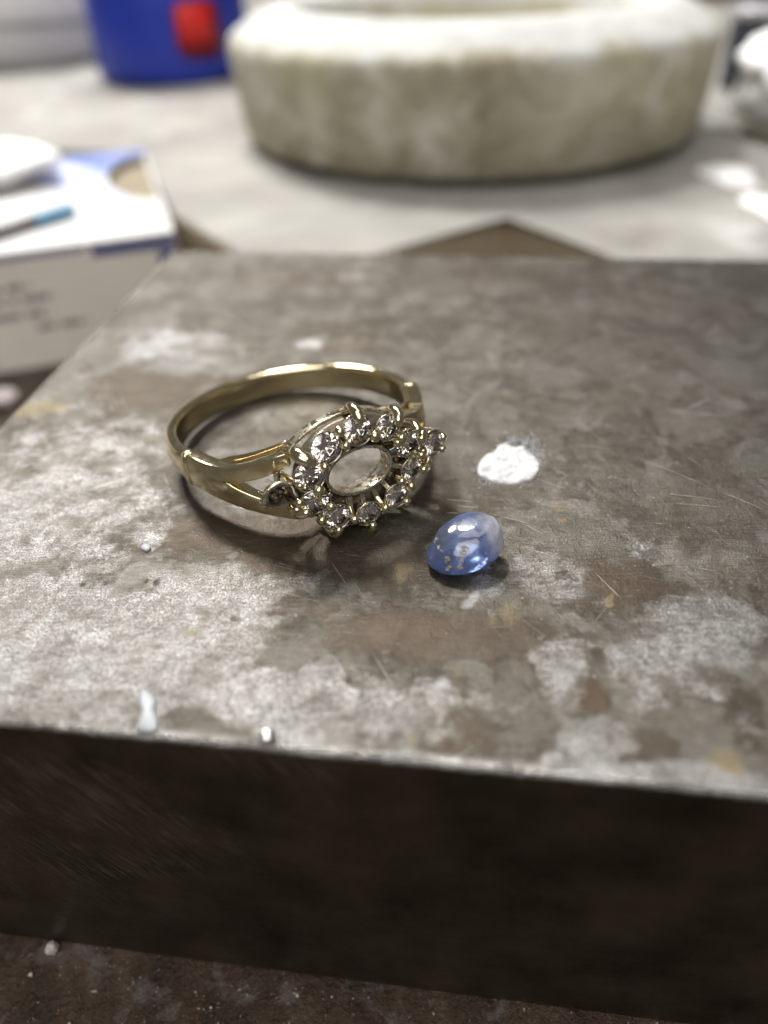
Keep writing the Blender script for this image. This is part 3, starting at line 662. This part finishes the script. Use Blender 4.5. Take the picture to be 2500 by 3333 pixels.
# ------------------------------------------------------------ the ring
t = NT('pale_gold')
sc_ = t.noise(14, 4, 0.6); scf = t.noise(1.0, 3, 0.6, vec=t.mapv((60, 60, 6)))
cg = t.mix(t.ramp(t.noise(3.5, 4), (0.35, 0.0), (0.65, 1.0)), (0.76, 0.63, 0.36), (0.88, 0.78, 0.52))
t.pbr(Base_Color=cg, Metallic=1.0, Roughness=t.ramp(sc_, (0.3, 0.07), (0.7, 0.17)), Normal=t.bump(t.math('ADD', sc_, t.math('MULTIPLY', scf, 0.25)), 0.10, 0.008))
M_GOLD = t.m
t = NT('white_gold')
gr_ = t.noise(26, 5, 0.65)
dirtm = t.ramp(t.noise(17, 4, 0.65), (0.46, 0.0), (0.60, 0.85))
cw = t.mix(dirtm, (0.68, 0.62, 0.48), (0.13, 0.095, 0.065))
t.pbr(Base_Color=cw, Metallic=t.math('SUBTRACT', 1.0, t.math('MULTIPLY', dirtm, 0.6)), Roughness=t.math('ADD', 0.13, t.math('MULTIPLY', dirtm, 0.4)), Normal=t.bump(gr_, 0.22, 0.008))
M_WG = t.m
t = NT('prong_gold')
cw = t.mix(t.ramp(t.noise(12, 3), (0.4, 0.0), (0.7, 0.5)), (0.78, 0.70, 0.48), (0.55, 0.45, 0.25))
t.pbr(Base_Color=cw, Metallic=1.0, Roughness=0.13, Normal=t.bump(t.noise(20, 3), 0.12, 0.008))
M_PR = t.m
t = NT('dirty_metal'); t.pbr(Base_Color=t.mix(t.noise(22, 4), (0.04, 0.028, 0.02), (0.26, 0.22, 0.17)), Metallic=0.6, Roughness=0.4, Normal=t.bump(t.noise(30, 4), 0.5, 0.01)); M_DM = t.m
t = NT('diamond')
pr = t.pbr(Base_Color=(0.82, 0.75, 0.70), Roughness=0.0, IOR=2.3, Transmission_Weight=1.0, Specular_IOR_Level=0.8)
M_DIA = t.m

T_ = Vector((.88113217, .47287007, 0)).normalized(); N_ = Vector((.46755542, -.871229, .1495057)).normalized(); Z_ = T_.cross(-N_).normalized()
if Z_.z < 0: Z_ = -Z_
O_ = Vector((-.6743, 5.2333, .2609+0.006))
ring = empty('gemstone_ring', mat=Matrix(((T_.x, N_.x, Z_.x, O_.x), (T_.y, N_.y, Z_.y, O_.y), (T_.z, N_.z, Z_.z, O_.z), (0, 0, 0, 1))))
tag(ring, 'gold cluster ring with small clear stones round an empty oval centre, lying on steel', 'ring')
def cyl(th, r, z): return Vector((r*math.sin(th), r*math.cos(th), z))
def sect(th, r, hr, z, hz, e=3.0, n=24, dome=0.0):
    out = []
    for k in range(n):
        a = 2*math.pi*k/n; c_, s_ = math.cos(a), math.sin(a)
        x = hr*math.copysign(abs(c_)**(2/e), c_); y = hz*math.copysign(abs(s_)**(2/e), s_)
        if x > 0: x *= 1-dome*(y/hz)**2
        out.append(cyl(th, r+x, z+y))
    return out
def sweep(spec, **k):
    bm = bmesh.new(); loft(bm, [sect(*s, **k) for s in spec]); return bm
def bev(o, w_=0.006):
    md = o.modifiers.new('b', 'BEVEL'); md.width = w_; md.segments = 3; md.limit_method = 'ANGLE'; md.angle_limit = R(40); return o
J = R(72)
band = []
for k in range(121):
    th = J+(2*math.pi-2*J)*k/120
    e_ = min(k, 120-k)/120
    band.append((th, 0.950, 0.056, 0.0, 0.113+0.012*math.exp(-e_*18)))
obj('band', sweep(band, e=4.0, dome=0.35), M_GOLD, ring)
def lerp(a, b, f): return a+(b-a)*f
def sm(f): f = max(0, min(1, f)); return f*f*(3-2*f)
for s in (-1, 1):
    bm = bmesh.new()
    # root of the shoulder, then the two arms of the fork
    TH0, TH1, TH2 = 73, 50, 23.5
    def edge(th): f = (TH0-th)/(TH0-TH2); return 0.122+0.098*f**2.4-0.032*math.sin(math.pi*min(1, f*1.15))**2, lerp(-0.122, -0.310, f**1.35)
    def rr(th): f = (TH0-th)/(TH0-TH2); return 0.955+0.055*sm(f)
    NA, NB, NC = 14, 18, 8
    rows = []
    for k in range(NA+NB+1):
        th = lerp(TH0, TH1, k/NA) if k <= NA else lerp(TH1, TH2, (k-NA)/NB)
        f = max(0, (k-NA)/NB); zt, zb_ = edge(th)
        iu, il = lerp(-0.01, 0.122, f**1.5), lerp(-0.01, -0.205, f**0.9)
        row = []
        for (za, zc) in ((zt, iu), (il, zb_)):
            for q_ in range(NC+1):
                z = lerp(za, zc, q_/NC); u_ = (z-(zt+zb_)/2)/((zt-zb_)/2)
                d_ = 0.012*(1-u_*u_); tk = lerp(0.055, 0.036, f)
                row.append((cyl(s*R(th), rr(th)+0.045-0.3*(0.055-tk)+d_, z), cyl(s*R(th), rr(th)+0.045-2*tk, z)))
        rows.append(row)
    V = [[(bm.verts.new(a_), bm.verts.new(b_)) for a_, b_ in row] for row in rows]
    M2 = 2*(NC+1)
    for k in range(NA+NB):
        a_, b_ = V[k], V[k+1]
        for q_ in range(M2-1):
            if q_ == NC: continue
            bm.faces.new((a_[q_][0], a_[q_+1][0], b_[q_+1][0], b_[q_][0])); bm.faces.new((a_[q_][1], b_[q_][1], b_[q_+1][1], a_[q_+1][1]))
        for q_ in (0, M2-1)+((NC, NC+1) if k >= NA else ()):
            bm.faces.new((a_[q_][0], b_[q_][0], b_[q_][1], a_[q_][1]))
    for k in (0, NA+NB):
        for q_ in range(M2-1):
            if q_ != NC: bm.faces.new((V[k][q_][0], V[k][q_+1][0], V[k][q_+1][1], V[k][q_][1]))
    bmesh.ops.remove_doubles(bm, verts=bm.verts, dist=0.0004)
    sh = bev(obj('shoulder', bm, M_GOLD, ring), 0.016)
    # raised collar where shoulder and band meet
    bm = bmesh.new(); loft(bm, [sect(s*R(a), 0.955, 0.05+h_, 0, 0.112+h_, e=3.2) for a, h_ in ((77.5, 0.0), (75.8, 0.012), (74, 0.020), (73, 0.020), (72.3, 0.004))])
    obj('collar', bm, M_GOLD, sh)
    # thin inner plate behind the upper arm (the dark slot between them)
    bm = bmesh.new(); loft(bm, [sect(s*R(lerp(62, 24, k/24)), lerp(0.918, 0.900, sm(k/8)), 0.011, lerp(0.080, 0.212, (k/24)**1.5), 0.008+0.024*sm(k/7), e=2.6, n=16) for k in range(25)])
    obj('inner_plate', bm, M_GOLD, sh)

SA, SB, SN = 0.3913, 0.3193, 1.159
def hp(phi, dr, n):                # point on the head: angle round the oval, offset from the stone centres' oval, height n
    c_, s_ = math.cos(phi), math.sin(phi)
    nx, nz_ = c_/SA, s_/SB; l = math.hypot(nx, nz_)
    return Vector((SA*c_+nx/l*dr, n, SB*s_+nz_/l*dr))
def oval_band(bm, a, b, n0, n1, th, seg=72, curve=0.0, pt=2.0, flare=0.0):
    rings = []
    for k in range(seg):
        ph = 2*math.pi*k/seg; c_, s_ = math.cos(ph), math.sin(ph)
        x = math.copysign(abs(c_)**(2/pt), c_); y = math.copysign(abs(s_)**(2/pt), s_)
        P = []
        for (ff, nn) in ((-1, n0), (1, n0), (1, n1), (-1, n1)):
            fl = flare if nn == n1 else 0
            X_ = (a+fl+ff*th/2)*x; Y_ = (b+fl+ff*th/2)*y
            P.append(Vector((X_, nn-curve*X_*X_, Y_)))
        rings.append(P)
    vs = [[bm.verts.new(p) for p in r_] for r_ in rings]
    for i in range(seg):
        a_, b_ = vs[i], vs[(i+1) % seg]
        for j in range(4): bm.faces.new((a_[j], a_[(j+1) % 4], b_[(j+1) % 4], b_[j]))
bm = bmesh.new(); oval_band(bm, 0.255, 0.175, 0.955, 1.12, 0.026, flare=-0.012); bev(obj('center_collet', bm, M_WG, ring))
bm = bmesh.new(); oval_band(bm, 0.505, 0.375, 0.905, 0.985, 0.022, curve=0.30, pt=1.9); bev(obj('gallery_rail', bm, M_WG, ring))
bm = bmesh.new(); pr_ = []
for k in range(72):
    ph = 6.2831853*k/72; pr_.append([hp(ph, -0.128, 0.98), hp(ph, 0.05, 0.99), hp(ph, 0.04, 1.05), hp(ph, -0.128, 1.075+0.010*math.sin(9*ph))])
vs = [[bm.verts.new(p) for p in r_] for r_ in pr_]
for i in range(72):
    for j in range(4): bm.faces.new((vs[i][j], vs[i][(j+1) % 4], vs[(i+1) % 72][(j+1) % 4], vs[(i+1) % 72][j]))
obj('base_plate', bm, M_DM, ring)
# stones, seats
stones = [(R(a), 0.0) for a in (18, 54, 90, 126, 162, 198, 234, 270, 306, 342)]
RAD = {0: .094, 1: .086, 2: .098, 3: .102, 4: .102, 5: .098, 6: .090, 7: .090, 8: .086, 9: .084}
def brilliant(r):
    bm = bmesh.new(); n = 16
    lv = [(0.56, 0.28, 8, 0), (0.80, 0.17, 8, 0.5), (1.0, 0.03, 16, 0), (1.0, -0.02, 16, 0), (0.03, -0.86, 8, 0)]
    allv = []
    for (s_, z_, c_, off) in lv:
        for k in range(c_):
            a = 2*math.pi*(k+off)/c_; allv.append(bm.verts.new((r*s_*math.cos(a), r*s_*math.sin(a), r*z_)))
    bmesh.ops.convex_hull(bm, input=allv)
    me = bpy.data.meshes.new('diamond'); bm.to_mesh(me); bm.free(); me.materials.append(M_DIA); return me
def seat_mesh():
    bm = bmesh.new(); seg = 28
    pr_ = [(0.42, -1.15), (0.62, -0.8), (1.0, -0.16), (1.08, -0.06), (1.07, 0.05), (1.01, 0.05), (0.97, -0.12), (0.55, -0.8), (0.34, -1.12)]
    vs = [[bm.verts.new((r_*math.cos(6.28318*i/seg), r_*math.sin(6.28318*i/seg), z_)) for i in range(seg)] for r_, z_ in pr_]
    for k in range(len(vs)):
        a_, b_ = vs[k], vs[(k+1) % len(vs)]
        for i in range(seg): bm.faces.new((a_[i], a_[(i+1) % seg], b_[(i+1) % seg], b_[i]))
    bmesh.ops.recalc_face_normals(bm, faces=bm.faces)
    me = bpy.data.meshes.new('seat'); bm.to_mesh(me); bm.free(); me.materials.append(M_WG)
    me.polygons.foreach_set('use_smooth', [True]*len(me.polygons)); return me
ME_D, ME_S = brilliant(1.0), seat_mesh(); ME_SD = ME_S.copy(); ME_SD.materials[0] = M_DM
def place_stone(c, out, tilt, r, spin, dia=True, seat=None):
    d = (Vector((0, 1, 0))*math.cos(tilt)+out*math.sin(tilt)).normalized()
    q_ = d.to_track_quat('Z', 'Y') @ Quaternion((0, 0, 1), spin)
    for me_, nm, rr_ in ((seat or ME_S, 'stone_seat', r*1.04), (ME_D, 'diamond', r)):
        if nm == 'diamond' and not dia: continue
        o = bpy.data.objects.new(nm, me_); COL.objects.link(o); o.parent = ring
        o.rotation_mode = 'QUATERNION'; o.rotation_quaternion = q_; o.location = c+d*(0.0 if nm == 'diamond' else -0.012*0); o.scale = (rr_,)*3
rs = random.Random(4)
for i, (ph, _) in enumerate(stones):
    out = (hp(ph, 1, 0)-hp(ph, 0, 0)); out.y = 0
    jit = rs.uniform(-.01, .01)
    place_stone(hp(ph, 0.0, SN+jit), out.normalized(), R(10+rs.uniform(-8, 6)), RAD[i], rs.uniform(0, 6))
place_stone(Vector((0.580, 1.125, 0.02)), Vector((1, 0, 0)), R(8), 0.092, 0.3)
place_stone(Vector((-0.575, 1.06, -0.005)), Vector((-1, 0, 0)), R(20), 0.088, 0.3, dia=False, seat=ME_SD)
def prong(pts, rad, mat=None, n=12):
    rad = [r_*1.13 for r_ in rad]
    bm = bmesh.new(); tube(bm, pts, rad, n=n); return obj('prong', bm, mat or M_PR, ring)
def rail(phi, f=1.0, n=0.96):
    c_, s_ = math.cos(phi), math.sin(phi); x = math.copysign(abs(c_)**(2/1.9), c_)*0.505*f; y = math.copysign(abs(s_)**(2/1.9), s_)*0.375*f
    return Vector((x, n-0.30*x*x, y))
# prongs in the gaps between neighbouring stones, rising from the inner collet
gap_dr = {36: -.02, 72: -.055, 108: .055, 144: .05, 180: -.05, 216: .05, 252: .0, 288: .0, 324: .03, 0: .05}
for g_ in (36, 72, 108, 144, 180, 216, 252, 288, 324, 0):
    ph = R(g_); dr = gap_dr[g_]; big = g_ in (180, 72, 36)
    tip = hp(ph, dr, SN+0.035)
    low = hp(ph, -0.125, 1.04)
    mid = hp(ph, (dr-0.11)*0.5, 1.095)
    r0 = 0.034 if big else 0.028
    prong([low, mid, tip-Vector((0, .03, 0)), tip], [r0*.9, r0*.85, r0, r0*1.12])
    if g_ in (108, 144, 72, 36, 216, 324):
        tip2 = hp(ph, -0.06, SN+0.03); prong([hp(ph, -0.12, 1.05), hp(ph, -.08, 1.11), tip2], [.022, .022, .030])
# flat walls between the seats and the collet
for g_ in (252, 288, 324, 216, 270, 306, 342, 18):
    ph = R(g_); bm = bmesh.new()
    a0_, a1_ = hp(ph, -0.13, 1.0), hp(ph, -0.05, 1.0); b0_, b1_ = hp(ph, -0.13, 1.10), hp(ph, -0.05, 1.125)
    tn = (hp(ph+0.01, 0, 0)-hp(ph-0.01, 0, 0)).normalized()*0.017
    loft(bm, [[a0_-tn, a0_+tn, b0_+tn, b0_-tn], [a1_-tn, a1_+tn, b1_+tn, b1_-tn]]); bev(obj('strut', bm, M_WG, ring, False), .004)
# outer claws, one at each stone, rising from the gallery rail and bending over the girdle
for i, (ph, _) in enumerate(stones):
    r_ = RAD[i]; a_ = ph+rs.uniform(-.06, .06)
    if i == 3: a_ = ph+0.32
    if i == 4: a_ = ph-0.28
    if i == 2: a_ = ph-0.02
    base_ = rail(a_); up_ = hp(a_, r_+0.035, SN-0.06); tip = hp(a_, r_-0.012, SN+0.045)
    th_ = 0.034 if i in (1, 2, 3, 4) else 0.029
    prong([base_, base_.lerp(up_, 0.6)+Vector((0, 0, 0)), up_, hp(a_, r_+0.025, SN+0.01), tip], [th_*.8, th_*.85, th_, th_*1.05, th_])
for a_, dr, nn, th_ in ((28, .105, SN+.04, .028), (2, .085, SN+.02, .026), (-8, .07, SN+.0, .024), (148, .08, SN+.02, .024), (187, .10, SN+.01, .030), (172, .07, SN-.01, .024), (196, .12, SN-.03, .026)):
    ph = R(a_); prong([rail(ph, .95), hp(ph, dr+.01, nn-.09), hp(ph, dr-.01, nn)], [th_*.8, th_, th_*1.05])
# end setting at the right: its outer claws
for z_, x_, n_ in ((0.05, 0.672, 1.12), (-0.05, 0.665, 1.11), (0.105, 0.53, 1.13), (-0.09, 0.53, 1.13)):
    prong([Vector((x_-.05, .90, z_*.7)), Vector((x_, n_-.08, z_)), Vector((x_-.012, n_+.015, z_*.92))], [.020, .023, .025])
# broken end setting at the left
bmw = bmesh.new(); pw = [Vector((-.655, 1.03, -.06)), Vector((-.675, 1.075, -.01)), Vector((-.665, 1.09, .045)), Vector((-.625, 1.10, .085)), Vector((-.56, 1.11, .098)), Vector((-.50, 1.12, .07))]
tube(bmw, pw, [.026, .026, .020, .017, .015, .013]); obj('bent_prong', bmw, M_WG, ring)
prong([Vector((-.60, .93, -.05)), Vector((-.665, 1.0, -.05)), Vector((-.668, 1.045, -.045))], [.02, .026, .03], M_WG)
prong([Vector((-.66, 1.04, .01)), Vector((-.695, 1.085, .05)), Vector((-.71, 1.10, .085))], [.010, .009, .005], M_WG, 8)
prong([Vector((-.47, 1.0, -.10)), Vector((-.485, 1.09, -.115)), Vector((-.49, 1.135, -.115))], [.024, .028, .034])
# dark dirt packed between the settings
bm = bmesh.new()
for k in range(90):
    ph = rs.uniform(0, 6.28); p = hp(ph, rs.uniform(-.12, -.02), rs.uniform(1.0, 1.09)); r_ = rs.uniform(.008, .022)
    for v_ in bmesh.ops.create_icosphere(bm, subdivisions=1, radius=r_, matrix=Matrix.Translation(p))['verts']: v_.co += Vector((rs.uniform(-1, 1), rs.uniform(-1, 1), rs.uniform(-1, 1)))*r_*.35
for k in range(26):
    a = rs.uniform(0, 6.28); q_ = Vector((-.575+.06*math.cos(a)*rs.random(), 1.02+rs.uniform(-.01, .035), .06*math.sin(a)*rs.random())); r_ = rs.uniform(.012, .024)
    bmesh.ops.create_icosphere(bm, subdivisions=1, radius=r_, matrix=Matrix.Translation(q_))
o = obj('packed_dirt', bm, M_DM, ring); o['kind'] = 'stuff'

# dirt specks sitting on the loose stone (found by casting from above the stone)
bpy.context.view_layer.update()
dg = bpy.context.evaluated_depsgraph_get()
be = body.evaluated_get(dg); mw = body.matrix_world; mi_ = mw.inverted()
cp = Vector((0, 0, CAMH)); k_ = 0
for (x, y, r_, kd) in SPECKS:
    d = (FWD+RT*((x-W/2)/F)+UP*((H/2-y)/F)).normalized()
    ok, loc, nor, _ = be.ray_cast(mi_ @ cp, (mi_.to_3x3() @ d).normalized())
    if not ok: continue
    rr_ = r_/pxcm(mw @ loc)
    bm = bmesh.new()
    for j in range(9):
        c_ = Vector((rs.uniform(-.8, .8), rs.uniform(-.8, .8), 0))*rr_
        for v_ in bmesh.ops.create_icosphere(bm, subdivisions=2, radius=rr_*rs.uniform(.22, .5), matrix=Matrix.Translation(c_))['verts']:
            v_.co += Vector((rs.uniform(-1, 1), rs.uniform(-1, 1), rs.uniform(-1, 1)))*rr_*.12; v_.co.z *= 0.3
    o = obj('dirt_speck', bm, M_DIRT if kd == 0 else M_DIRT2, sap)
    o.rotation_mode = 'QUATERNION'; o.rotation_quaternion = nor.to_track_quat('Z', 'Y'); o.location = loc
